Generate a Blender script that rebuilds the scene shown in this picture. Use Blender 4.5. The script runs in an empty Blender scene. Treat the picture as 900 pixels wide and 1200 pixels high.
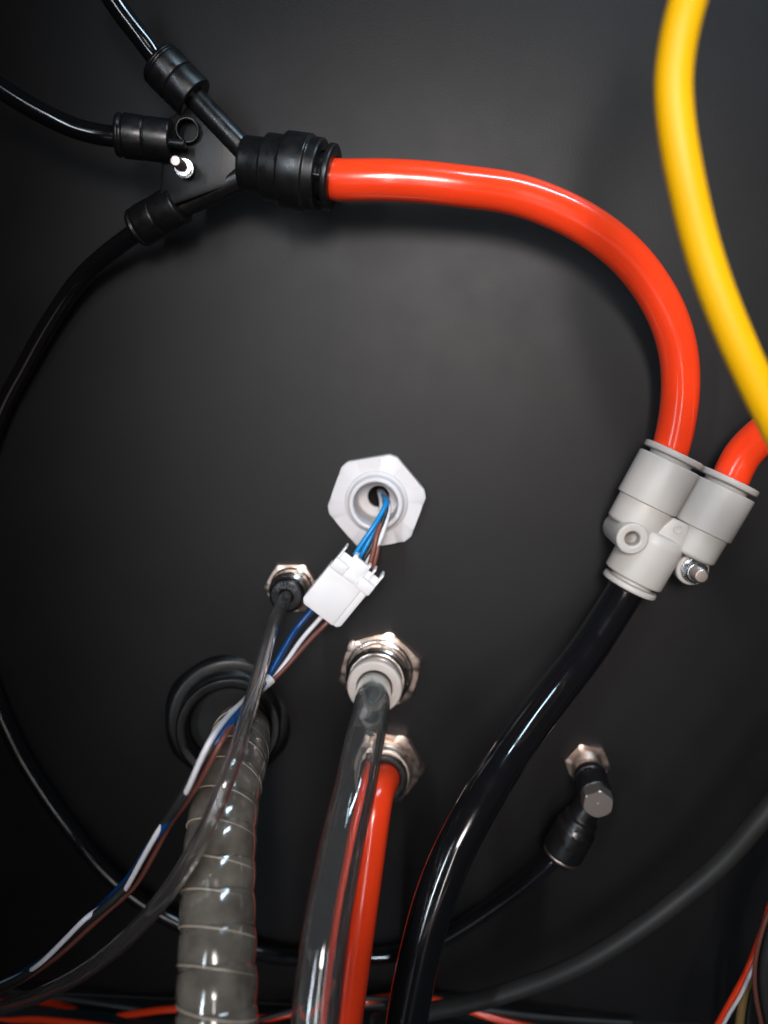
import bpy, bmesh, math, random
from mathutils import Vector, Matrix
random.seed(7)
S = bpy.context.scene
COL = S.collection
M = 0.001
# ------------------------------------------------------------------ camera
F = 866.0; D = 0.262; FX, FY = 500.0, 430.0
uf, vf = (FX-450)/F, (600-FY)/F
PITCH = math.atan(vf); YAW = math.atan(uf*math.cos(PITCH))
fw = Vector((-math.sin(YAW)*math.cos(PITCH), math.cos(YAW)*math.cos(PITCH), -math.sin(PITCH)))
rt = Vector((math.cos(YAW), math.sin(YAW), 0))
up = rt.cross(fw)
CAM = Vector((0, -D, 0))
cd = bpy.data.cameras.new('camera'); cam = bpy.data.objects.new('camera', cd); COL.objects.link(cam)
cam.matrix_world = Matrix(((rt.x, up.x, -fw.x, CAM.x), (rt.y, up.y, -fw.y, CAM.y), (rt.z, up.z, -fw.z, CAM.z), (0, 0, 0, 1)))
cd.sensor_fit = 'VERTICAL'; cd.sensor_height = 36.0; cd.sensor_width = 27.0; cd.lens = F/1200*36.0
cd.clip_start = 0.005; cd.clip_end = 20
cd.dof.use_dof = True; cd.dof.focus_distance = 0.228; cd.dof.aperture_fstop = 6.0
S.camera = cam
# ------------------------------------------------------------------ world and lamps
W = bpy.data.worlds.new('World'); S.world = W; W.use_nodes = True
bgn = W.node_tree.nodes['Background']; bgn.inputs[0].default_value = (1.0, 0.92, 0.90, 1); bgn.inputs[1].default_value = 0.012
def aim(o, tgt):
    d = Vector(tgt)-o.location
    o.rotation_euler = d.to_track_quat('-Z', 'Y').to_euler()
def spot(name, loc, tgt, w, ang, blend, rad, col):
    l = bpy.data.lights.new(name, 'SPOT'); l.energy = w; l.spot_size = math.radians(ang); l.spot_blend = blend
    l.shadow_soft_size = rad; l.color = col
    o = bpy.data.objects.new(name, l); COL.objects.link(o); o.location = loc; aim(o, tgt); return o
def area(name, loc, tgt, w, sx, sy, col, spread=180):
    l = bpy.data.lights.new(name, 'AREA'); l.energy = w; l.shape = 'RECTANGLE'; l.size = sx; l.size_y = sy
    l.color = col; l.spread = math.radians(spread)
    o = bpy.data.objects.new(name, l); COL.objects.link(o); o.location = loc; aim(o, tgt); return o
spot('work_lamp', (0.022, -0.50, 0.120), (0.036, 0, -0.030), 8.7, 46, 1.0, 0.06, (1.0, 0.93, 0.90))
area('strip_light', (0.04, -0.62, 0.03), (0.03, 0, -0.03), 0.16, 0.022, 0.56, (1.0, 0.96, 0.94), 75)
area('left_window', (-0.20, -0.42, -0.04), (0.0, -0.08, -0.11), 0.15, 0.016, 0.54, (0.80, 0.90, 1.0), 50)
area('overhead_light', (0.22, -0.20, 0.45), (0.06, 0, 0.0), 0.36, 0.26, 0.05, (0.60, 0.82, 1.0), 80)
area('floor_bounce', (0.05, -0.80, -0.44), (0.0, 0, -0.10), 0.17, 0.60, 0.34, (1.0, 0.82, 0.74), 120)
S.view_settings.view_transform = 'Standard'; S.view_settings.look = 'None'
S.view_settings.gamma = 1; S.view_settings.exposure = 0
# ------------------------------------------------------------------ helpers
def P(px, py, h=0.0):
    u = (px-450)/F; v = (600-py)/F
    r = fw + rt*u + up*v
    s = (D-h*M)/r.y
    return CAM + r*s
def MM(px, at_):            # n pixels at a world point, in metres
    return px/F*((at_-CAM).dot(fw))
ORG = {}
def _reg(o, w, parent):
    ORG[o.name] = Vector(w)
    if parent is not None:
        o.parent = parent; o.location = Vector(w)-ORG[parent.name]
    else:
        o.location = w
def props(o, label=None, cat=None, group=None, kind=None):
    for k, v in (('label', label), ('category', cat), ('group', group), ('kind', kind)):
        if v: o[k] = v
    return o
def thing(name, loc, label, cat, group=None):
    o = bpy.data.objects.new(name, None); COL.objects.link(o); o.empty_display_size = 0.01
    _reg(o, loc, None); return props(o, label, cat, group)
def mk(name, bm, mat, parent=None, label=None, cat=None, kind=None, smooth=35, group=None):
    if len(bm.verts) == 0: raise Exception(name)
    bmesh.ops.recalc_face_normals(bm, faces=bm.faces)
    c = Vector((0, 0, 0))
    for v in bm.verts: c += v.co
    c /= len(bm.verts)
    for v in bm.verts: v.co -= c
    me = bpy.data.meshes.new(name); bm.to_mesh(me); bm.free()
    for p in me.polygons: p.use_smooth = True
    me.set_sharp_from_angle(angle=math.radians(smooth))
    me.materials.append(mat)
    o = bpy.data.objects.new(name, me); COL.objects.link(o); _reg(o, c, parent)
    return props(o, label, cat, group, kind)
def frame(a, b):
    z = (Vector(b)-Vector(a)).normalized()
    r = Vector((0, 0, 1)) if abs(z.z) < 0.9 else Vector((1, 0, 0))
    x = r.cross(z).normalized(); y = z.cross(x)
    return x, y, z
def rnd(pts, rad):          # round the corners of a profile
    out = [pts[0]]
    for i in range(1, len(pts)-1):
        a, b, c = Vector(pts[i-1]), Vector(pts[i]), Vector(pts[i+1])
        d1 = (a-b); d2 = (c-b); L = min(rad, d1.length*.45, d2.length*.45)
        if L < 1e-7: out.append(pts[i]); continue
        p1 = b+d1.normalized()*L; p2 = b+d2.normalized()*L
        for t in (0, .33, .67, 1):
            q = p1.lerp(b, t).lerp(b.lerp(p2, t), t); out.append((q.x, q.y))
    out.append(pts[-1]); return out
def lathe(bm, a, b, prof, n=56, rad=0.00035, x0=None, f=None):
    """prof: list of (radius, distance along the axis) in metres, from point a towards b; f(angle, r, k): radius modifier"""
    x, y, z = frame(a, b); a = Vector(a)
    prof = rnd(prof, rad) if rad else prof
    rings = []
    for r, t in prof:
        if r < 1e-6: rings.append([bm.verts.new(a+z*t)])
        else:
            ring = []
            for k in range(n):
                th = 2*math.pi*k/n
                rr = f(th, r, t) if f else r
                ring.append(bm.verts.new(a+z*t+(x*math.cos(th)+y*math.sin(th))*rr))
            rings.append(ring)
    for p, q in zip(rings, rings[1:]):
        if len(p) == 1 and len(q) == 1: continue
        for k in range(n):
            k2 = (k+1) % n
            if len(p) == 1: bm.faces.new((p[0], q[k], q[k2]))
            elif len(q) == 1: bm.faces.new((p[k], p[k2], q[0]))
            else: bm.faces.new((p[k], p[k2], q[k2], q[k]))
    return bm
def L(a, b, prof, **k): return lathe(bmesh.new(), a, b, prof, **k)
def hexnut(bm, a, b, R, t0, t1, rot, rin=0.0, ch=0.0009, n=72, trunc=1.0):
    """hexagonal prism with a turned chamfer; rot = angle of one corner as seen in the picture (degrees, counter-clockwise)"""
    x, y, z = frame(a, b); a = Vector(a)
    c0 = Vector((1, 0, 0)) - z*z.x; c0.normalize(); c1 = -z.cross(c0) if z.y < 0 else z.cross(c0)
    if c1.z < 0: c1 = -c1
    af = R*math.cos(math.pi/6)
    def hr(th):
        d = (th-math.radians(rot)) % (math.pi/3)
        return min(af/math.cos(d-math.pi/6), R*trunc)
    def ring(fn, t): return [bm.verts.new(a+z*t+(c0*math.cos(2*math.pi*k/n+math.radians(rot))+c1*math.sin(2*math.pi*k/n+math.radians(rot)))*fn(2*math.pi*k/n+math.radians(rot))) for k in range(n)]
    rs = [ring(lambda th: max(rin, 1e-4), t0), ring(hr, t0), ring(hr, t0+ch*.7)]
    rs += [ring(lambda th: hr(th), t1-ch*1.2)]
    rs += [ring(lambda th: min(hr(th), af*1.12), t1-ch*.45), ring(lambda th: min(hr(th), af*1.03), t1), ring(lambda th: max(rin, 1e-4), t1)]
    for p, q in zip(rs, rs[1:]):
        for k in range(n): bm.faces.new((p[k], p[(k+1) % n], q[(k+1) % n], q[k]))
    return bm
def spline(pts, sub=10):
    out = []
    n = len(pts)
    for i in range(n-1):
        p0 = pts[max(i-1, 0)]; p1 = pts[i]; p2 = pts[i+1]; p3 = pts[min(i+2, n-1)]
        for k in range(sub):
            t = k/sub
            out.append(0.5*((2*p1)+(p2-p0)*t+(2*p0-5*p1+4*p2-p3)*t*t+(3*p1-p0-3*p2+p3)*t**3))
    out.append(pts[-1]); return out
def smooth_path(path, it=6):
    for _ in range(it):
        q = [path[0]]
        for i in range(1, len(path)-1): q.append(path[i]*.5+(path[i-1]+path[i+1])*.25)
        q.append(path[-1]); path = q
    return path
def sweep(bm, path, rf, n=28, cap=True, flat=None, twist=0.0):
    """rf(i, u, k-angle) -> radius"""
    T = []
    for i in range(len(path)):
        d = path[min(i+1, len(path)-1)]-path[max(i-1, 0)]; T.append(d.normalized())
    r = Vector((0, -1, 0)); x = (r-T[0]*r.dot(T[0])).normalized()
    acc = 0; rings = []
    for i, p in enumerate(path):
        if i: acc += (p-path[i-1]).length
        x = (x-T[i]*x.dot(T[i])).normalized(); y = T[i].cross(x)
        ring = []
        for k in range(n):
            th = 2*math.pi*k/n
            rr = rf(acc, th)
            ring.append(bm.verts.new(p+(x*math.cos(th)+y*math.sin(th))*rr))
        rings.append(ring)
    for p, q in zip(rings, rings[1:]):
        for k in range(n): bm.faces.new((p[k], p[(k+1) % n], q[(k+1) % n], q[k]))
    if cap:
        bm.faces.new(rings[0]); bm.faces.new(rings[-1])
    return rings
def path_of(pts, sub=10, it=8):
    return smooth_path(spline([p if isinstance(p, Vector) else P(*p) for p in pts], sub), it)
def tube_bm(pts, r, wall=None, sub=10, n=28, it=8, wob=0.0):
    path = path_of(pts, sub, it)
    bm = bmesh.new()
    f = (lambda a, th: r*(1+wob*math.sin(a*310+2*th)*math.sin(a*97))) if wob else (lambda a, th: r)
    if wall is None: sweep(bm, path, f, n)
    else:
        o = sweep(bm, path, f, n, cap=False); i_ = sweep(bm, path, lambda a, th: r-wall, n, cap=False)
        for (A, B) in ((o[0], i_[0]), (o[-1], i_[-1])):
            for k in range(n): bm.faces.new((A[k], A[(k+1) % n], B[(k+1) % n], B[k]))
    return bm
def box(bm, o, ax, ay, az, x0, x1, y0, y1, z0, z1, bev=0.0002):
    b = bmesh.new()
    vs = [b.verts.new(o+ax*x+ay*y+az*z) for x in (x0, x1) for y in (y0, y1) for z in (z0, z1)]
    for f in ((0, 1, 3, 2), (4, 6, 7, 5), (0, 4, 5, 1), (2, 3, 7, 6), (0, 2, 6, 4), (1, 5, 7, 3)): b.faces.new([vs[i] for i in f])
    bmesh.ops.recalc_face_normals(b, faces=b.faces)
    if bev: bmesh.ops.bevel(b, geom=b.edges[:]+b.verts[:], offset=bev, segments=2, affect='EDGES', profile=.5)
    me = bpy.data.meshes.new('t'); b.to_mesh(me); b.free(); bm.from_mesh(me); bpy.data.meshes.remove(me)
    return bm
def plate(bm, pts2, o, ax, ay, az, z0, z1, bev=0.0004):
    b = bmesh.new()
    lo = [b.verts.new(o+ax*x+ay*y+az*z0) for x, y in pts2]; hi = [b.verts.new(o+ax*x+ay*y+az*z1) for x, y in pts2]
    n = len(lo); b.faces.new(lo[::-1]); b.faces.new(hi)
    for k in range(n): b.faces.new((lo[k], lo[(k+1) % n], hi[(k+1) % n], hi[k]))
    bmesh.ops.recalc_face_normals(b, faces=b.faces)
    if bev: bmesh.ops.bevel(b, geom=b.edges[:], offset=bev, segments=2, affect='EDGES', profile=.5)
    me = bpy.data.meshes.new('t'); b.to_mesh(me); b.free(); bm.from_mesh(me); bpy.data.meshes.remove(me)
    return bm
def letters(bm, items, size, depth):
    """items: (char, origin, right, up) raised characters"""
    for ch, o, ax, ay in items:
        cu = bpy.data.curves.new('t', 'FONT'); cu.body = ch; cu.size = size; cu.extrude = depth; cu.align_x = 'CENTER'; cu.align_y = 'CENTER'
        ob = bpy.data.objects.new('t', cu); COL.objects.link(ob)
        dg = bpy.context.evaluated_depsgraph_get(); me = bpy.data.meshes.new_from_object(ob.evaluated_get(dg))
        az = ax.cross(ay).normalized()
        me.transform(Matrix(((ax.x, ay.x, az.x, o.x), (ax.y, ay.y, az.y, o.y), (ax.z, ay.z, az.z, o.z), (0, 0, 0, 1))))
        bm.from_mesh(me); bpy.data.meshes.remove(me); bpy.data.objects.remove(ob); bpy.data.curves.remove(cu)
    return bm
# ------------------------------------------------------------------ materials
def mat(name, col, rough=.4, metal=0, trans=0, ior=1.5, bump=0, bscale=900, var=0, vscale=60, coat=0, spec=.5, rvar=0, sss=0, col2=None, aniso=0):
    m = bpy.data.materials.new(name); m.use_nodes = True; nt = m.node_tree; b = nt.nodes['Principled BSDF']
    I = b.inputs
    I['Base Color'].default_value = (*col, 1); I['Roughness'].default_value = rough; I['Metallic'].default_value = metal
    I['Transmission Weight'].default_value = trans; I['IOR'].default_value = ior; I['Coat Weight'].default_value = coat
    I['Coat Roughness'].default_value = .06; I['Specular IOR Level'].default_value = spec
    if sss: I['Subsurface Weight'].default_value = sss; I['Subsurface Radius'].default_value = (1, .6, .4); I['Subsurface Scale'].default_value = .0015
    tc = nt.nodes.new('ShaderNodeTexCoord')
    def noise(sc, det=3):
        n = nt.nodes.new('ShaderNodeTexNoise'); n.inputs['Scale'].default_value = sc; n.inputs['Detail'].default_value = det
        nt.links.new(tc.outputs['Object'], n.inputs['Vector']); return n
    if var or col2:
        n = noise(vscale, 4); r = nt.nodes.new('ShaderNodeValToRGB'); r.color_ramp.elements[0].position = .32; r.color_ramp.elements[1].position = .68
        c2 = col2 or tuple(c*(1+var) for c in col); c1 = col if col2 else tuple(c*(1-var) for c in col)
        r.color_ramp.elements[0].color = (*c1, 1); r.color_ramp.elements[1].color = (*c2, 1)
        nt.links.new(n.outputs['Fac'], r.inputs[0]); nt.links.new(r.outputs[0], I['Base Color'])
    if rvar:
        n = noise(vscale*2.3, 5); mr = nt.nodes.new('ShaderNodeMapRange'); mr.inputs['From Min'].default_value = .3; mr.inputs['From Max'].default_value = .7
        mr.inputs['To Min'].default_value = max(0, rough-rvar); mr.inputs['To Max'].default_value = rough+rvar
        nt.links.new(n.outputs['Fac'], mr.inputs[0]); nt.links.new(mr.outputs[0], I['Roughness'])
    if bump:
        n = noise(bscale, 3); bp = nt.nodes.new('ShaderNodeBump'); bp.inputs['Strength'].default_value = bump; bp.inputs['Distance'].default_value = .0004
        nt.links.new(n.outputs['Fac'], bp.inputs['Height']); nt.links.new(bp.outputs[0], I['Normal'])
    return m
m_panel = mat('powder_coated_panel', (.0105, .0098, .0102), .48, bump=.13, bscale=2600, var=.1, vscale=35, rvar=.02, spec=.27)
m_floor = mat('cabinet_floor', (.01, .014, .015), .5, bump=.3, bscale=900, var=.2)
m_red = mat('red_polyurethane', (.90, .056, .012), .2, coat=.25, var=.04, vscale=50, rvar=.05, sss=.35, bump=.03, bscale=500)
m_yel = mat('yellow_polyurethane', (.76, .405, .001), .45, spec=.3, var=.03)
m_blk = mat('black_tube_plastic', (.005, .005, .006), .12, coat=.3, rvar=.06, vscale=80, bump=.04, bscale=300)
m_blkfit = mat('black_fitting_plastic', (.006, .006, .0065), .33, rvar=.1, vscale=120, bump=.08, bscale=1800)
m_blkdark = mat('dark_rubber', (.007, .007, .0075), .6, bump=.1, spec=.3)
m_web = mat('matte_black_web', (.006, .006, .0065), .4, bump=.1, spec=.4)
m_blkgloss = mat('raised_lettering_plastic', (.10, .11, .115), .35)
m_white = mat('white_nylon', (.62, .60, .61), .42, sss=.1, bump=.06, bscale=1500, var=.03, vscale=70)
m_conn = mat('white_connector_plastic', (.76, .745, .75), .38, sss=.12, bump=.03, bscale=1500)
m_grey = mat('pale_grey_plastic', (.45, .42, .39), .42, bump=.06, bscale=1600, var=.035, vscale=80)
m_beige = mat('beige_collar_plastic', (.54, .48, .44), .4, bump=.05, bscale=1500, var=.03)
m_nickel = mat('nickel_plated_brass', (.72, .64, .58), .22, metal=1, rvar=.08, vscale=150, bump=.05, bscale=1200)
m_nickelw = mat('warm_nickel', (.70, .56, .48), .36, metal=1, rvar=.1, vscale=150, bump=.06, bscale=1200)
m_steel = mat('zinc_plated_steel', (.45, .48, .50), .25, metal=1, rvar=.08, vscale=200)
m_boltend = mat('bolt_end', (.55, .47, .43), .45, metal=1, bump=.15, bscale=2500)
m_clear = mat('clear_pvc', (.93, .94, .93), .03, trans=.985, ior=1.47, bump=.5, bscale=85, coat=.6)
m_smoke = mat('smoky_clear_pvc', (.88, .85, .83), .03, trans=.985, ior=1.46, coat=.5)
m_barb = mat('glassy_insert', (.80, .88, .87), .1, trans=.6, ior=1.45)
m_greyt = mat('dull_grey_tube', (.020, .019, .018), .5, var=.15, vscale=60)
m_blue = mat('blue_insulation', (.001, .045, .18), .35)
m_bluel = mat('bright_blue_insulation', (.0, .22, .55), .35)
m_bwire = mat('black_insulation', (.02, .02, .02), .4)
m_wwire = mat('white_insulation', (.70, .68, .70), .4)
m_brown = mat('brown_insulation', (.17, .055, .04), .4)
m_och = mat('ochre_insulation', (.25, .15, .05), .5)
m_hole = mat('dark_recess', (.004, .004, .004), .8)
# spiral conduit: glossy translucent grey-brown wrap
m_cond = mat('grey_spiral_wrap', (.085, .071, .057), .15, coat=1.0, col2=(.165, .142, .115), vscale=150, rvar=.06, bump=.9, bscale=95)
m_ridge = mat('ridge_plastic', (.46, .37, .29), .22, coat=.3)
# ------------------------------------------------------------------ setting: back panel (with a drilled hole) and cabinet floor
NUT = P(442, 586, 0)
def panel():
    bm = bmesh.new(); cx, cz = NUT.x, NUT.z; r = .0086; n = 32; q = .02
    zf = P(450, 1182, 0).z
    ring = [bm.verts.new((cx+r*math.cos(2*math.pi*k/n), 0, cz+r*math.sin(2*math.pi*k/n))) for k in range(n)]
    back = [bm.verts.new((v.co.x, .03, v.co.z)) for v in ring]
    for k in range(n): bm.faces.new((ring[k], ring[(k+1) % n], back[(k+1) % n], back[k]))
    bm.faces.new(back)
    sq = []
    for k in range(n):
        th = 2*math.pi*k/n; c, s = math.cos(th), math.sin(th); m_ = max(abs(c), abs(s)); sq.append(bm.verts.new((cx+q*c/m_, 0, cz+q*s/m_)))
    for k in range(n): bm.faces.new((ring[k], sq[k], sq[(k+1) % n], ring[(k+1) % n]))
    X0, X1, Z0, Z1 = -.6, .6, zf, .6
    def V(x, z): return bm.verts.new((x, 0, z))
    a, b, c, d = cx-q, cx+q, cz-q, cz+q
    for (x0, x1, z0, z1) in ((X0, a, Z0, Z1), (b, X1, Z0, Z1), (a, b, Z0, c), (a, b, d, Z1)):
        bm.faces.new((V(x0, z0), V(x1, z0), V(x1, z1), V(x0, z1)))
    for f in bm.faces: f.normal_update()
    return bm, zf
bm, ZF = panel()
mk('back_panel', bm, m_panel, kind='structure', label='dark grey powder coated machine back panel')
bm = bmesh.new(); box(bm, Vector((0, 0, ZF)), Vector((1, 0, 0)), Vector((0, 1, 0)), Vector((0, 0, 1)), -.6, .6, -.5, -.0005, -.003, 0, 0)
mk('cabinet_floor', bm, m_floor, kind='structure')
NRM = Vector((0, -1, 0)); XR = Vector((1, 0, 0)); ZU = Vector((0, 0, 1))
def off(p, h): return Vector(p)+NRM*h*M
# ------------------------------------------------------------------ white hexagonal gland with bore
g = thing('threaded_gland', NUT, 'white plastic hexagonal gland with thin wires coming out of its bore', 'cable gland')
a, b = NUT, off(NUT, 10)
bm = bmesh.new(); hexnut(bm, off(NUT, .2), off(NUT, 10), 18.3*M, 0, 4.2*M, 10, rin=8.5*M, ch=1.0*M, trunc=.955)
mk('hex_nut', bm, m_white, g)
bm = L(off(NUT, 4.0), b, [(8.2*M, 0), (11.3*M, 0), (11.2*M, 1.0*M), (9.9*M, 1.5*M), (9.6*M, 4.6*M), (8.8*M, 5.2*M), (8.0*M, 5.0*M), (7.75*M, 4.4*M), (7.7*M, -11.0*M), (4.0*M, -11.4*M), (4.0*M, -13*M), (8.2*M, -13*M), (8.2*M, 0)], rad=.0005)
mk('threaded_collar', bm, m_white, g)
bm = bmesh.new()
for (dx, dz) in ((8.6, 1.2), (-5.4, -6.6)):
    q = off(NUT, 9.1)+XR*dx*M+ZU*dz*M; lathe(bm, q, off(q, 2), [(0, 0), (.55*M, 0), (.5*M, .25*M), (0, .3*M)], n=14, rad=0)
mk('mould_mark', bm, m_white, g)
# ------------------------------------------------------------------ wiring harness with white connector
har = thing('wire_connector', P(400, 685, 20), 'white rectangular plug connector hanging below the white gland on thin coloured wires', 'connector')
o = P(354, 701, 20)                                # lower left corner of the housing
pt_b = P(399, 735.5, 20); pt_t = P(403.5, 635.5, 20)
ax = (pt_b-o).normalized(); ay0 = (pt_t-o); LY = ay0.length; WX = (P(448, 671, 20)-pt_t).length
ay = (ay0-ax*ay0.dot(ax)).normalized()*(LY/22.4/M); ax = ax*(WX/15.9/M); az = NRM
k = M
W_ = 16.2; H_ = 22.6
bm = bmesh.new()
plate(bm, [(1.2*k, 0), (13.2*k, 0), (13.2*k, 15.2*k), (0, 15.2*k), (0, 1.4*k)], o, ax, ay, az, -2.5*k, 3.5*k, .0003)
plate(bm, [(13.0*k, .05*k), (14.6*k, .05*k), (15.6*k, 1.2*k), (15.6*k, 15.1*k), (13.0*k, 15.1*k)], o, ax, ay, az, -2.4*k, 2.7*k, .0003)
mk('plug_housing', bm, m_conn, har)
bm = bmesh.new()
box(bm, o, ax, ay, az, .3*k, 15.2*k, 14.6*k, 20.6*k, -2.0*k, 2.6*k, .0003)
for x0, x1 in ((.3, .95), (4.3, 5.6), (9.8, 10.8), (12.2, 12.9), (15.2, 16.0)):
    box(bm, o, ax, ay, az, x0*k, x1*k, 14.6*k, 22.4*k, -2.0*k, 3.6*k, .00015)
box(bm, o, ax, ay, az, 5.4*k, 10.2*k, 14.9*k, 22.0*k, 2.0*k, 4.0*k, .0002)
mk('socket_housing', bm, m_conn, har)
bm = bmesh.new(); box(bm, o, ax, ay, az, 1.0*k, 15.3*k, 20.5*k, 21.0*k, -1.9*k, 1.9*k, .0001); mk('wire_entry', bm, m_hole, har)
bm = bmesh.new(); box(bm, o, ax, ay, az, .1*k, 5.3*k, 14.6*k, 18.3*k, 2.0*k, 4.9*k, .0005); mk('latch_tab', bm, m_conn, har)
bm = bmesh.new(); box(bm, o, ax, ay, az, 10.6*k, 16.0*k, 14.6*k, 18.3*k, 2.0*k, 4.9*k, .0005); mk('latch_tab', bm, m_conn, har)
bm = bmesh.new(); box(bm, o, ax, ay, az, 5.0*k, 10.8*k, 14.7*k, 17.2*k, 2.0*k, 4.5*k, .0004); mk('latch_bar', bm, m_conn, har)
def wire(pts, r, m, parent, label, n=12, it=5, name='wire'):
    return mk(name, tube_bm(pts, r*M, n=n, it=it, sub=8), m, parent, label=label, smooth=60)
w = har
wire([(446, 578, -13), (450, 582, 2), (452, 591, 12), (441, 612, 17), (426, 634, 19), (414, 653, 19)], .85, m_bluel, w, 'bright blue wire above the connector')
wire([(449, 579, -13), (452, 584, 2), (454, 592, 11), (442, 615, 15), (429, 640, 18), (419, 658, 18)], .75, m_bluel, w, 'second blue wire above the connector')
wire([(446, 579, -13), (450, 588, 4), (453, 597, 13), (444, 622, 17), (432, 646, 19), (422, 662, 19)], .8, m_bwire, w, 'black wire above the connector')
wire([(447, 575, -13), (455, 590, 4), (455, 600, 12), (447, 628, 17), (436, 650, 19), (424, 668, 19)], .9, m_wwire, w, 'white wire above the connector')
wire([(444, 575, -13), (447, 588, 4), (446, 606, 11), (437, 620, 13), (426, 646, 17), (416, 658, 18)], .8, m_wwire, w, 'white wire at the back of the wires above the connector')
wire([(448, 576, -13), (451, 591, 5), (450, 604, 13), (442, 625, 18), (438, 645, 19.5), (431, 668, 19.5)], .95, m_brown, w, 'brown wire above the connector')
wire([(449, 576, -13), (456, 590, 4), (452, 602, 12), (444, 630, 17), (442, 648, 19), (436, 670, 19)], .75, m_brown, w, 'thin brown wire above the connector')
# lower bundle
wire([(375, 702, 20), (362, 719, 21), (344, 741, 24), (326, 772, 33), (312, 797, 40), (292, 822, 60), (262, 858, 80), (232, 905, 82), (214, 935, 83.2), (198, 960, 81.2), (176, 990, 78.4), (150, 1030, 70), (118, 1062, 62.88), (70, 1110, 58), (10, 1150, 53), (-50, 1175, 48)], 1.05, m_blue, w, 'blue wire below the connector')
wire([(372, 708, 19), (356, 728, 20), (340, 752, 24), (324, 780, 33), (308, 800, 40), (284, 829, 60), (256, 864, 80), (230, 905, 84), (209, 941, 84), (192, 966, 80), (172, 996, 76), (152, 1034, 73), (124, 1062, 73), (96, 1084, 70), (66, 1112, 68), (36, 1138, 64), (5, 1156, 60), (-50, 1176, 50)], 1.25, m_bwire, w, 'black wire below the connector')
wire([(385, 713, 19), (373, 727, 20), (352, 751, 24), (330, 783, 33), (310, 803, 40), (275, 831, 66), (250, 862, 86), (234, 893, 88), (220, 925, 86), (207, 946, 78), (188, 970, 81), (166, 1008, 78), (146, 1044, 73), (130, 1058, 66), (104, 1073, 73), (76, 1101, 72), (46, 1130, 68), (18, 1146, 58), (-50, 1174, 46)], .8, m_wwire, w, 'white wire below the connector')
wire([(393, 720, 19), (380, 733, 20), (362, 751, 24), (334, 783, 33), (313, 803, 40), (282, 836, 66), (262, 864, 83), (245, 896, 84), (230, 922, 82), (214, 946, 78), (198, 968, 76), (178, 1006, 74), (157, 1040, 70), (128, 1066, 68), (106, 1086, 66), (64, 1124, 62), (10, 1158, 56), (-50, 1180, 46)], .8, m_brown, w, 'brown wire below the connector')
sl = path_of([(318, 795, 40), (303, 808, 44), (288, 824, 56), (275, 836, 64)], 6, 2)
bm = bmesh.new(); sweep(bm, sl, lambda a_, th: (2.0+.25*math.cos(2*th))*M, 20)
mk('tape_wrap', bm, m_white, w, label='white tape sleeve round the wires')
# ------------------------------------------------------------------ small nickel fitting with black collet, upper left of the connector
A0 = P(343, 687, 0)
f1 = thing('bulkhead_fitting', A0, 'small nickel bulkhead fitting with a black lettered collet, left of the white connector', 'pipe fitting')
A1 = P(335, 699, 13); dA = (A1-A0).normalized()
bm = bmesh.new(); hexnut(bm, off(A0, .1), off(A0, 5), 10.3*M, 0, 2.6*M, 0, rin=4*M, ch=.7*M); mk('hex_nut', bm, m_nickelw, f1)
B0 = A0+dA*2.5*M
mk('sleeve', L(B0, A1, [(0, 0), (8.0*M, 0), (8.0*M, .5*M), (7.4*M, .9*M), (7.4*M, 4.9*M), (6.7*M, 5.3*M), (6.5*M, 5.9*M), (6.0*M, 6.2*M), (0, 6.2*M)]), m_nickel, f1)
B1 = A0+dA*8.6*M
cl = mk('collet', L(B1, A1+dA, [(0, 0), (6.2*M, 0), (6.35*M, 1.0*M), (6.2*M, 3.6*M), (5.4*M, 4.3*M), (2.7*M, 4.35*M), (2.4*M, 3.9*M), (2.4*M, 1*M), (0, .9*M)]), m_blkfit, f1)
x_, y_, z_ = frame(B1, A1+dA)
e1 = (XR-dA*XR.dot(dA)).normalized(); e2 = (ZU-dA*ZU.dot(dA)-e1*ZU.dot(e1)).normalized()
if e1.cross(e2).dot(dA) < 0: e1c = e1
top = B1+dA*4.35*M
its = []
for i, ch in enumerate('MUOR'):
    th = math.radians(128-i*30); d_ = e1*math.cos(th)+e2*math.sin(th); tt = e1*math.sin(th)-e2*math.cos(th)
    its.append((ch, top+d_*3.95*M, tt, d_))
mk('lettering', letters(bmesh.new(), its, 2.5*M, .35*M), m_blkgloss, cl, smooth=20)
# smoky thin tube out of it
wt = tube_bm([off(A0, 8), A1-dA*1*M, (331, 707, 17), (322, 727, 27), (312, 760, 42), (301, 800, 60), (287, 850, 80), (270, 902, 94), (247, 960, 99), (216, 1018, 99), (172, 1076, 96), (112, 1130, 88), (42, 1168, 76), (-40, 1192, 62), (-120, 1205, 50)], 2.25*M, wall=.7*M, n=24, sub=12)
mk('air_tube', wt, m_smoke, None, 'thin smoky clear tube curving from the black lettered collet across the ribbed hose', 'tube')
# ------------------------------------------------------------------ nickel fitting with beige collar
C0 = P(446, 782, 0); C1 = P(438, 808, 22); dC = (C1-C0).normalized()
f2 = thing('bulkhead_fitting', C0, 'large nickel hexagon fitting with a beige collar holding the thick clear tube', 'pipe fitting')
bm = bmesh.new(); hexnut(bm, off(C0, .1), off(C0, 5), 16.2*M, 0, 4.2*M, 15, rin=6*M, ch=1.0*M); mk('hex_nut', bm, m_nickelw, f2)
q = C0+dC*4.1*M
mk('sleeve', L(q, C1, [(0, 0), (12.6*M, 0), (12.6*M, 1.0*M), (11.9*M, 1.5*M), (11.3*M, 1.6*M), (11.2*M, 2.4*M), (11.5*M, 2.7*M), (11.5*M, 7.6*M), (10.9*M, 8.2*M), (10.6*M, 8.6*M), (10.6*M, 9.6*M), (10.2*M, 10.2*M), (0, 10.2*M)]), m_nickel, f2)
q = C0+dC*14.2*M
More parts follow.
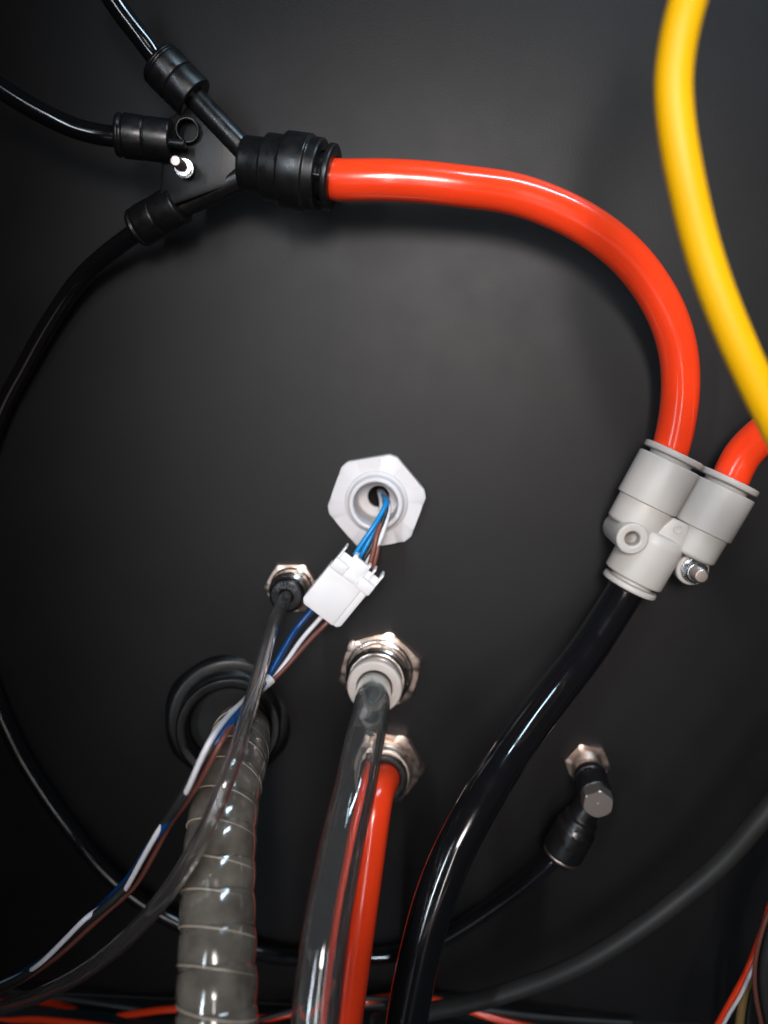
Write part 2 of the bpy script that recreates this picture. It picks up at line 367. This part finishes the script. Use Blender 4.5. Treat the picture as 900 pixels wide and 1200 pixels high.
cl = mk('collar', L(q, C1+dC, [(0, 0), (8.6*M, 0), (8.6*M, 3.2*M), (9.7*M, 3.6*M), (9.75*M, 6.0*M), (9.2*M, 6.6*M), (6.6*M, 6.6*M), (6.3*M, 6.2*M), (6.3*M, 1*M), (0, 1*M)]), m_beige, f2)
e1 = (XR-dC*XR.dot(dC)).normalized(); e2 = (ZU-dC*ZU.dot(dC)-e1*ZU.dot(e1)).normalized(); top = q+dC*6.62*M
its = [('I', top+e1*(-7.9)*M+e2*(y*M), e2*-1, e1*1.0) for y in (1.6, .5, -.6)]
for ch, th in (('1', -20), ('/', -27), ('2', -35)):
    t_ = math.radians(th); d_ = e1*math.cos(t_)+e2*math.sin(t_); tt = e1*math.sin(t_)-e2*math.cos(t_); its.append((ch, top+d_*7.9*M, tt*-1, d_*-1))
mk('lettering', letters(bmesh.new(), its, 1.9*M, .32*M), m_beige, cl, smooth=20)
tp = [q-dC*1*M, q+dC*6*M, (434, 838, 44), (426, 873, 58), (416, 925, 71), (404, 975, 81), (391, 1040, 91), (380, 1105, 101), (369, 1200, 110), (360, 1300, 114), (352, 1420, 112)]
mk('air_tube', tube_bm(tp, 6.0*M, wall=1.5*M, n=40, sub=12, wob=.0), m_clear, None, 'thick clear tube running down from the beige collar in front of the lower red tube', 'tube')
bi = thing('barb_insert', q+dC*3*M, 'pale translucent insert inside the top end of the thick clear tube', 'insert')
mk('sleeve', L(q+dC*1.2*M, q+dC*20*M, [(0, 0), (4.2*M, 0), (4.2*M, 8*M), (3.2*M, 12*M), (2.4*M, 12*M), (2.4*M, 1*M), (0, 1*M)]), m_barb, bi)
# ------------------------------------------------------------------ lower nickel fitting with red tube
E0 = P(449, 893, 0); E1 = P(449, 916, 18); dE = (E1-E0).normalized()
f3 = thing('bulkhead_fitting', E0, 'nickel hexagon fitting holding a red tube, half hidden behind the thick clear tube', 'pipe fitting')
bm = bmesh.new(); hexnut(bm, off(E0, .1), off(E0, 5), 15.9*M, 0, 4.0*M, 55, rin=6*M, ch=.9*M); mk('hex_nut', bm, m_nickelw, f3)
q = E0+dE*4.0*M
mk('sleeve', L(q, E1, [(0, 0), (11.8*M, 0), (11.8*M, .9*M), (10.6*M, 1.2*M), (10.5*M, 1.8*M), (11.0*M, 2.2*M), (11.0*M, 6.0*M), (10.2*M, 6.5*M), (10.1*M, 7.2*M), (10.5*M, 7.6*M), (10.4*M, 9.6*M), (9.8*M, 10.2*M), (0, 10.2*M)]), m_nickelw, f3)
q = E0+dE*14.1*M
mk('collet', L(q, E1+dE, [(0, 0), (9.0*M, 0), (9.0*M, 2.2*M), (8.6*M, 2.7*M), (6.4*M, 2.7*M), (6.1*M, 2.2*M), (6.1*M, .5*M), (0, .5*M)]), m_blkfit, f3)
mk('air_tube', tube_bm([q, q+dE*3*M, (443, 925, 25), (438, 950, 31), (431, 1000, 37), (420, 1080, 44), (404, 1200, 51), (392, 1320, 54)], 6.0*M, n=36), m_red, None, 'straight red tube running down from the lowest nickel fitting behind the clear tube', 'tube')
# ------------------------------------------------------------------ banjo elbow lower right
G0 = P(687, 892, 0); G1 = P(701, 943, 27); dG = (G1-G0).normalized()
f4 = thing('banjo_elbow', G0, 'small black banjo elbow fitting with a nickel nut and bolt head at the lower right', 'pipe fitting')
bm = bmesh.new(); hexnut(bm, off(G0, .1), off(G0, 5), 8.7*M, 0, 2.6*M, 52, rin=3*M, ch=.8*M); mk('hex_nut', bm, m_nickelw, f4)
q = G0+dG*2.5*M
prof = [(0, 0), (5.6*M, 0)]
for i in range(6): prof += [(5.7*M, (.3+i*.7)*M), (5.25*M, (.65+i*.7)*M)]
mk('threaded_sleeve', L(q, G1, prof+[(5.5*M, 6.4*M), (5.2*M, 6.9*M), (0, 6.9*M)], rad=.0001), m_nickelw, f4)
q = G0+dG*9.2*M
mk('swivel_body', L(q, G1, [(0, 0), (5.6*M, 0), (5.9*M, .4*M), (5.9*M, 3.0*M), (5.2*M, 3.4*M), (5.2*M, 4.6*M), (5.7*M, 5.0*M), (5.7*M, 12.5*M), (5.2*M, 13.0*M), (0, 13.0*M)]), m_blkfit, f4)
q = G0+dG*22.1*M
bm = bmesh.new(); hexnut(bm, q, q+dG, 5.5*M, 0, 5.0*M, 85, rin=0, ch=.7*M)
lathe(bm, q+dG*4.9*M, q+dG*9*M, [(0, 0), (.8*M, 0), (.6*M, .2*M), (0, .22*M)], n=20, rad=0)
mk('bolt_head', bm, m_boltend, f4)
H0 = P(696, 931, 17); H1 = P(659, 999, 16); dH = (H1-H0).normalized(); LH = (H1-H0).length
sk = mk('socket', L(H0, H1, [(0, 0), (5.0*M, 0), (5.0*M, LH*.36), (6.2*M, LH*.40), (6.4*M, LH*.50), (7.3*M, LH*.56), (7.4*M, LH*.97), (7.0*M, LH*1.0), (0, LH)]), m_blkfit, f4)
mk('brass_rim', L(H1-dH*.1*M, H1+dH, [(6.0*M, 0), (6.9*M, 0), (6.9*M, .9*M), (6.5*M, 1.2*M), (6.0*M, 1.1*M), (6.0*M, 0)], rad=.0002), m_nickelw, f4)
mk('release_ring', L(H1, H1+dH*3*M, [(0, 0), (5.9*M, 0), (5.6*M, 2.6*M), (5.0*M, 3.1*M), (0, 3.1*M)]), m_blkfit, f4)
# ------------------------------------------------------------------ black gland with ribbed hose
K0 = P(270, 838, 0)
f5 = thing('hose_gland', K0, 'wide black plastic gland ring holding the grey ribbed hose', 'cable gland')
K1 = P(268, 853, 14); dK = (K1-K0).normalized()
m_gl = mat('matte_black_gland', (.005, .005, .0055), .33, bump=.1, bscale=1200, rvar=.06, spec=.35)
mk('lock_nut', L(K0+dK*.1*M, K1, [(0, 0), (25.0*M, 0), (25.2*M, 1.2*M), (24.4*M, 3.6*M), (22.4*M, 5.0*M), (20.2*M, 5.2*M), (0, 5.2*M)], rad=.0007,
   f=lambda th, r, t: r*(1-.018*(math.cos(6*th)+1) if r > .024 else 1)), m_gl, f5)
q = K0+dK*5*M
prof = [(16*M, 0), (19.2*M, 0), (19.2*M, .8*M)]
for i in range(4): prof += [(19.3*M, (1.2+i*1.3)*M), (18.4*M, (1.8+i*1.3)*M)]
prof += [(19.0*M, 6.6*M), (19.0*M, 10.4*M), (18.2*M, 11.2*M), (15.6*M, 11.0*M), (14.8*M, 9.4*M), (14.6*M, 1*M), (16*M, 0)]
mk('threaded_body', L(q, K1, prof, rad=.00025), m_gl, f5)
mk('inner_seal', L(K0+dK*6*M, K1, [(0, 0), (14.5*M, 0), (14.5*M, 1.5*M), (11.5*M, 2.5*M), (0, 2.5*M)]), m_hole, f5)
hp = path_of([P(284, 858, 8), P(282, 862, 26), (278, 884, 47), (271, 910, 60), (264, 940, 69), (259, 985, 79), (256, 1045, 89), (255, 1110, 99), (254, 1200, 110), (252, 1300, 116), (250, 1420, 120)], 26, 12)
PIT = 8.35*M
def cond_r(a_, th):
    u_ = ((a_/PIT)-th/(2*math.pi)*0.0+.12) % 1.0
    lump = .3*math.sin(3*th+a_*400)+.2*math.sin(5*th-a_*700)
    return (9.9-.45*u_+.10*lump+.38*math.sin(math.pi*u_))*M
# resample the path finely so the steps stay crisp
def resample(path, step):
    out = [path[0]]; acc = 0
    for p, q_ in zip(path, path[1:]):
        l = (q_-p).length; t = step-acc
        while t < l: out.append(p.lerp(q_, t/l)); t += step
        acc = (acc+l) % step
    return out
hp = resample(hp, PIT/14)
hose = thing('ribbed_hose', hp[0], 'thick grey brown ribbed hose running down from the black gland at the lower left', 'hose')
bm = bmesh.new(); sweep(bm, hp, cond_r, 56); mk('hose_wall', bm, m_cond, hose, smooth=30)
acc = 0; nx = PIT*.88
for i in range(1, len(hp)-1):
    acc += (hp[i]-hp[i-1]).length
    if acc >= nx:
        nx += PIT; z = (hp[i+1]-hp[i-1]).normalized(); bm = bmesh.new(); x, y, _ = frame(hp[i], hp[i]+z)
        n1, n2 = 56, 6; rows = []
        tilt = .24
        for a_ in range(n1):
            th = 2*math.pi*a_/n1; d_ = x*math.cos(th)+y*math.sin(th); c = hp[i]+d_*9.86*M+z*(10*M*tilt*d_.dot(XR))
            rows.append([bm.verts.new(c+(d_*math.cos(2*math.pi*b_/n2)+z*math.sin(2*math.pi*b_/n2))*.24*M) for b_ in range(n2)])
        for a_ in range(n1):
            for b_ in range(n2): bm.faces.new((rows[a_][b_], rows[(a_+1) % n1][b_], rows[(a_+1) % n1][(b_+1) % n2], rows[a_][(b_+1) % n2]))
        mk('rib', bm, m_ridge, hose, smooth=80)
# ------------------------------------------------------------------ black Y fitting, upper left
HY = 26
J = P(290, 194, HY)
y1 = thing('y_fitting', P(250, 190, 0), 'black plastic branching fitting at the upper left with one large and three small sockets', 'pipe fitting')
def R(px, p): return MM(px, p)
m0 = P(286, 191, HY); m1 = P(400, 210, HY+3); dm = (m1-m0).normalized(); q = m0
def T(px): return MM(px, J)
mk('main_barrel', L(m0, m1, [(0, 0), (T(29), 0), (T(30), T(3)), (T(31), T(27)), (T(36.5), T(29)), (T(37), T(50)), (T(42), T(52)), (T(42.5), T(80)), (T(40), T(81.5)), (T(40), T(93)), (T(38), T(95)), (T(27), T(95)), (T(26), T(85)), (0, T(85))]), m_blkfit, y1)
mk('release_ring', L(m0+dm*T(84), m1, [(T(22), 0), (T(25), 0), (T(25), T(16)), (T(36), T(18)), (T(36.5), T(24)), (T(34), T(26)), (T(23), T(26)), (T(22), T(24)), (T(22), 0)]), m_blkfit, y1)
def lug(px, py):
    b_ = bmesh.new(); q_ = P(px, py, HY+12); box(b_, q_, dm, NRM, dm.cross(NRM), -T(3), T(3), -T(2), T(2), -T(1), T(1), .0001); return b_
bm = bmesh.new(); box(bm, P(369, 205, HY+11), dm, NRM, dm.cross(NRM), -T(5), T(5), -.0004, .0010, -T(1), T(1), .0001); mk('mould_mark', bm, m_blkfit, y1)
# web with the two arms
bm = bmesh.new()
pts = [P(296, 178, HY-3), P(240, 112, HY-3), P(224, 126, HY-3), P(198, 144, HY-3), P(193, 160, HY-3), P(193, 205, HY-3), P(190, 232, HY-3), P(200, 246, HY-3), P(296, 212, HY-3)]
plate(bm, [(p.x, p.z) for p in pts], Vector((0, pts[0].y, 0)), XR, ZU, NRM, -2.5*M, 3.6*M, .0012)
mk('web', bm, m_web, y1)
ua, ub = P(296, 186, HY), P(222, 108, HY)
mk('upper_arm', L(ua, ub, [(0, 0), (T(13.5), 0), (T(13.5), (ub-ua).length), (0, (ub-ua).length)]), m_blkfit, y1)
la, lb = P(292, 203, HY-2), P(200, 248, HY-6)
mk('lower_arm', L(la, lb, [(0, 0), (T(14), 0), (T(14), (lb-la).length), (0, (lb-la).length)]), m_blkfit, y1)
def sock(a_, b_, r, name='socket'):
    l = (b_-a_).length
    return L(a_, b_, [(0, 0), (r*.9, 0), (r, l*.03), (r, l*.46), (r*.93, l*.475), (r*1.0, l*.50), (r*1.02, l*.84), (r*.94, l*.86), (r*.94, l*.90), (r, l*.92), (r*.97, l*.97), (r*.88, l), (r*.5, l), (0, l*.99)])
mk('socket', sock(P(229, 117, HY), P(185, 72, HY+1), T(26)), m_blkfit, y1)
mk('socket', sock(P(201, 166, HY+1), P(136, 158, HY+4), T(24)), m_blkfit, y1)
mk('stub', L(P(196, 167, HY+5), P(217, 169, HY+5), [(0, 0), (T(5), 0), (T(5), T(20)), (T(4), T(21)), (0, T(21))]), m_blkfit, y1)
mk('socket', sock(P(212, 238, HY-4), P(160, 268, HY-8), T(24)), m_blkfit, y1)
mk('mounting_boss', L(P(225, 156, HY-12), P(219, 152, HY+4), [(0, 0), (T(14), 0), (T(14), 15.6*M), (T(13.2), 16*M), (T(11.2), 16*M), (T(10.8), 15.4*M), (T(10.8), 6*M), (0, 6*M)]), m_blkfit, y1)
bb0 = P(224, 203, HY-14); bb1 = P(207, 190, HY+12); db = (bb1-bb0).normalized(); 
mk('mounting_boss', L(bb0, bb1, [(0, 0), (T(14), 0), (T(14), 14*M), (T(12), 14.6*M), (0, 14.6*M)]), m_blkfit, y1)
bt = thing('bolt', bb0, 'small bright bolt and nut standing up through the black branching fitting', 'bolt')
mk('washer', L(P(216, 197.5, HY+3.0), P(212, 194, HY+9), [(0, 0), (T(11.2), 0), (T(11.2), .8*M), (0, .8*M)], rad=.0002), m_steel, bt)
bm = bmesh.new(); hexnut(bm, P(215, 196.7, HY+4), P(212, 194, HY+12), T(10.2), 0, 2.6*M, 30, rin=T(5), ch=.5*M); mk('nut', bm, m_steel, bt)
sp = [(0, 0), (T(6.3), 0)]
for i in range(10): sp += [(T(6.4), (.2+i*.85)*M), (T(5.7), (.6+i*.85)*M)]
mk('bolt_shaft', L(P(214.5, 196, HY+4), P(205, 188, HY+14), sp+[(T(5.8), 9.2*M), (T(5.0), 9.8*M), (0, 9.8*M)], rad=.0001, n=32), m_boltend, bt)
# tubes of the black Y
def straight(name, pts, r, m, label, n=28, **k): return mk(name, tube_bm(pts, r*M, n=n, **k), m, None, label, 'tube')
straight('air_tube', [(200, 88, HY+1), (183, 68, HY+1), (166, 45, HY+2), (145, 18, HY+3), (125, -12, HY+4), (100, -55, HY+5)], 3.0, m_blk, 'black tube leaving the topmost small socket towards the top edge')
straight('air_tube', [(160, 162, HY+2), (132, 160, HY+4), (100, 154, HY+5), (70, 143, HY+6), (35, 125, HY+7), (3, 105, HY+8), (-30, 84, HY+9), (-80, 60, HY+10)], 3.0, m_blk, 'black tube leaving the middle socket towards the left edge')
straight('air_tube', [(190, 252, 20), (163, 270, 17), (130, 294, 13), (93, 328, 9), (57, 380, 7), (28, 432, 6), (0, 485, 6), (-28, 570, 6), (-40, 660, 6), (-28, 750, 6), (-6, 818, 6), (12, 860, 6), (34, 902, 6), (78, 966, 6), (132, 1030, 6), (200, 1078, 6), (298, 1115, 6), (352, 1123, 6), (430, 1122, 6), (490, 1112, 8), (534, 1092, 10), (580, 1062, 12), (620, 1032, 14), (645, 1010, 16), (658, 1000, 16)], 3.0, m_blk, 'long black tube looping round the left side to the elbow', n=24)
# ------------------------------------------------------------------ big red curve
HR = 29
straight('air_tube', [m0+dm*T(80), (395, 211, HR), (440, 211, HR), (490, 213, HR-1), (545, 219, HR-2), (600, 227, HR-4), (650, 244, HR-5), (695, 268, HR-6), (735, 300, HR-8), (765, 338, HR-10), (785, 377, HR-11), (796, 420, HR-13), (797, 465, HR-14), (790, 510, HR-15), (781, 540, HR-15.5), (772, 566, HR-16)], 5.9, m_red, 'red tube in a wide arc between the black and the pale grey fitting', n=40)
# ------------------------------------------------------------------ pale grey Y fitting
HC = 14
Oy = P(785.6, 612, HC)
y2 = thing('y_fitting', off(Oy, -HC), 'pale grey plastic Y fitting at the right joining two red tubes to one black tube', 'pipe fitting')
lx = (P(785.6+90.2, 612+43.2, HC)-Oy); ly = (P(785.6+43.2, 612-90.2, HC)-Oy)
lx.normalize(); ly = (ly-lx*ly.dot(lx)).normalized()
def Q(x, y, z=0): return Oy+(lx*x+ly*y+NRM*z)*M
for sx in (-10.35, 10.2):
    mk('barrel', L(Q(sx, 2.3), Q(sx, 20), [(0, 0), (10.25*M, 0), (10.25*M, 15.2*M), (9.9*M, 15.5*M), (7.4*M, 15.5*M), (7.4*M, 12*M), (0, 12*M)], rad=.0004), m_grey, y2)
    mk('neck', L(Q(sx, -7.2), Q(sx, 3), [(0, 0), (8.2*M, 0), (9.2*M, .8*M), (9.3*M, 9.8*M), (0, 9.8*M)], rad=.0006), m_grey, y2)
    mk('release_ring', L(Q(sx, 13), Q(sx, 25), [(6.2*M, 0), (7.2*M, 0), (7.2*M, 6.2*M), (9.9*M, 6.4*M), (10.0*M, 8.0*M), (9.5*M, 8.4*M), (6.5*M, 8.4*M), (6.2*M, 8*M), (6.2*M, 0)], rad=.0004), m_grey, y2)
mk('barrel', L(Q(-2.0, -22.3, 0.5), Q(-2.0, -4, 0.5), [(0, 4*M), (7.4*M, 4*M), (7.4*M, 0), (9.7*M, 0), (10.1*M, .4*M), (10.1*M, 14.5*M), (9.4*M, 17.2*M), (7.5*M, 17.8*M), (0, 17.8*M)], rad=.0005), m_grey, y2)
mk('release_ring', L(Q(-2.2, -18, 1.5), Q(-2.2, -30, 1.5), [(6.3*M, 0), (7.1*M, 0), (7.1*M, 5.6*M), (9.4*M, 5.8*M), (9.5*M, 7.4*M), (9.0*M, 7.8*M), (6.6*M, 7.8*M), (6.3*M, 7.4*M), (6.3*M, 0)], rad=.0004), m_grey, y2)
bm = bmesh.new(); plate(bm, [(p[0]*M, p[1]*M) for p in ((-5.5, -8), (5.5, -8), (4.2, -1.5), (3.0, 2.0), (-2.6, 2.0), (-4.0, -1.5))], Oy, lx, ly, NRM, 2*M, 7.6*M, .0005); mk('web', bm, m_grey, y2)
mk('dimple', L(Q(.4, -.6, 7.4), Q(.4, -.6, 9), [(0, 0), (.8*M, 0), (.8*M, .5*M), (1.5*M, .55*M), (1.6*M, .1*M), (0, -.3*M)], rad=.0001, n=24), m_grey, y2)
a_, b_ = Q(-12.2, -9.6, -5), Q(-12.2, -9.6, 12)
mk('mounting_boss', L(a_, b_, [(2.4*M, -3*M), (2.4*M, 2*M), (2.4*M, 15.4*M), (2.9*M, 15.8*M), (4.8*M, 15.8*M), (5.2*M, 15.3*M), (5.2*M, -3*M), (2.4*M, -3*M)], rad=.0003), m_grey, y2)
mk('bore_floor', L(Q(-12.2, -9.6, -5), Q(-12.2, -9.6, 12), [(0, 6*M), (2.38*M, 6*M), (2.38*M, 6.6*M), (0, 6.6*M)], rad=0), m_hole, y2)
bm = bmesh.new(); box(bm, Oy, lx, ly, NRM, -14.5*M, -4*M, -12.6*M, -7.4*M, -5*M, 1*M, .0005); box(bm, Oy, lx, ly, NRM, 4*M, 13*M, -13*M, -7*M, -5*M, 0*M, .0005); mk('boss_rib', bm, m_grey, y2)
a_, b_ = Q(13.3, -10.8, -9), Q(13.3, -10.8, 5)
mk('mounting_boss', L(a_, b_, [(0, 0), (5.2*M, 0), (5.5*M, 12*M), (5.1*M, 12.6*M), (0, 12.6*M)], rad=.0004), m_grey, y2)
b2 = thing('bolt', a_, 'zinc plated bolt with washer and nut through the pale grey Y fitting', 'bolt')
def Q2(z): return Q(13.3, -10.8, z+3)
mk('washer', L(Q2(.6), Q2(3), [(0, 0), (4.2*M, 0), (4.2*M, .8*M), (0, .8*M)], rad=.0002), m_steel, b2)
bm = bmesh.new(); hexnut(bm, Q2(1.4), Q2(3), 4.1*M, 0, 2.6*M, 25, rin=2.4*M, ch=.6*M)
lathe(bm, Q2(3.9), Q2(6), [(2.4*M, 0), (3.6*M, 0), (3.3*M, .9*M), (2.5*M, 1.0*M), (2.4*M, 0)], n=36, rad=.0002); mk('nut', bm, m_steel, b2)
sp = [(0, 0), (2.4*M, 0)]
for i in range(9): sp += [(2.45*M, (.2+i*.6)*M), (2.2*M, (.5+i*.6)*M)]
mk('bolt_shaft', L(Q2(2.2), Q2(9), sp+[(2.3*M, 6.0*M), (1.9*M, 6.4*M), (0, 6.4*M)], rad=.00008, n=32), m_boltend, b2)
straight('air_tube', [Q(10.2, 8), Q(10.2, 15), Q(10.5, 20), (870, 533, 15), (902, 503, 20), (945, 480, 26), (1000, 462, 34), (1080, 450, 40)], 5.9, m_red, 'short red tube from the right socket of the pale grey Y fitting', n=36)
straight('air_tube', [Q(-2.2, -12, 1.5), Q(-2.2, -20, 1.5), Q(-2.6, -28, 2.2), (691, 759, 24), (657, 803, 31), (621, 850, 41), (587, 900, 52), (554, 955, 61), (529, 1003, 67), (509, 1055, 71), (494, 1110, 74), (483, 1160, 76), (475, 1210, 78), (467, 1300, 80)], 6.1, m_blk, 'thick glossy black tube sweeping down from the pale grey Y fitting', n=40)
# ------------------------------------------------------------------ yellow tube in front, grey tube behind
straight('air_tube', [(880, -180, 90), (838, -80, 94), (806, 0, 97), (791, 70, 97), (790, 125, 97), (801, 200, 97), (825, 300, 96), (863, 400, 96), (911, 500, 95), (965, 600, 94), (1030, 700, 90)], 3.7, m_yel, 'blurred yellow tube hanging in front at the upper right corner')
straight('air_tube', [(985, 850, 60), (935, 910, 57), (889, 962, 55), (855, 1001, 53), (817, 1036, 51), (752, 1086, 48), (688, 1126, 44), (620, 1155, 38), (553, 1175, 32), (500, 1186, 26), (440, 1198, 16)], 3.1, m_greyt, 'dull dark grey tube curving across the lower right corner')
# thin things along the bottom
def bw(pts, r, m, label, cat='cable', name='cable'): return mk(name, tube_bm(pts, r*M, n=14), m, None, label, cat, smooth=60)
bw([(-60, 1172, 4), (0, 1174, 5), (28, 1171, 5), (70, 1178, 6), (120, 1192, 8), (150, 1189, 9), (207, 1182, 10), (260, 1186, 10), (305, 1194, 8), (345, 1187, 8), (400, 1180, 8), (437, 1171, 6), (470, 1168, 5), (500, 1170, 5), (535, 1179, 7), (575, 1192, 9), (620, 1204, 10), (680, 1215, 8)], 1.4, m_red, 'long thin red tube lying along the bottom behind all the hoses', 'tube', 'thin_tube')
bw([(-60, 1190, 12), (0, 1197, 14), (36, 1195, 14), (90, 1199, 15), (140, 1206, 15), (220, 1216, 10)], 1.3, m_red, 'short thin red tube at the very bottom left corner', 'tube', 'thin_tube')
bw([(-60, 1150, 4), (0, 1160, 6), (40, 1166, 8), (90, 1172, 8), (150, 1181, 8), (220, 1190, 6)], 1.0, m_greyt, 'thin grey cable lying in the bottom left corner')
bw([(400, 1180, 5), (440, 1177, 6), (500, 1178, 8), (560, 1182, 8), (600, 1188, 8), (660, 1194, 6), (740, 1199, 4)], 1.1, m_greyt, 'thin grey cable along the bottom beside the dark grey tube')
bw([(300, 1196, 14), (345, 1184, 13), (386, 1175, 12), (420, 1170, 10), (470, 1172, 8)], 1.0, m_greyt, 'thin grey cable between the ribbed hose and the clear tube')
# bottom right bundle
bw([(970, 940, 30), (912, 1040, 30), (896, 1085, 30), (884, 1118, 31), (874, 1142, 32), (862, 1164, 32), (842, 1200, 32), (820, 1240, 30)], 1.15, m_red, 'red cable at the left of the bundle in the lower right corner')
bw([(975, 950, 32), (918, 1052, 32), (900, 1092, 32), (888, 1122, 33), (878, 1144, 34), (868, 1166, 34), (850, 1196, 34), (830, 1240, 32)], .6, m_wwire, 'thin white cable beside the red one in the lower right corner')
bw([(960, 960, 28), (925, 1020, 28), (898, 1090, 28), (884, 1130, 28), (872, 1165, 28), (866, 1205, 28), (862, 1250, 26)], 1.5, m_och, 'ochre cable in the lower right corner bundle')
bw([(975, 930, 40), (920, 1050, 40), (899, 1120, 40), (897, 1160, 40), (902, 1210, 40), (910, 1260, 38)], 3.0, m_greyt, 'dull grey hose at the right edge of the lower right bundle', 'hose', 'small_hose')
bw([(960, 960, 44), (905, 1060, 44), (889, 1106, 44), (884, 1140, 44), (887, 1175, 44), (896, 1215, 44), (905, 1260, 40)], .7, m_brown, 'brown cable beside the dull grey hose in the lower right corner')
bw([(940, 1020, 26), (888, 1130, 26), (878, 1180, 26), (876, 1215, 26), (876, 1250, 24)], 1.1, m_greyt, 'short grey cable between the ochre cable and the grey hose')
S.cycles.max_bounces = 16; S.cycles.transmission_bounces = 14; S.cycles.glossy_bounces = 6
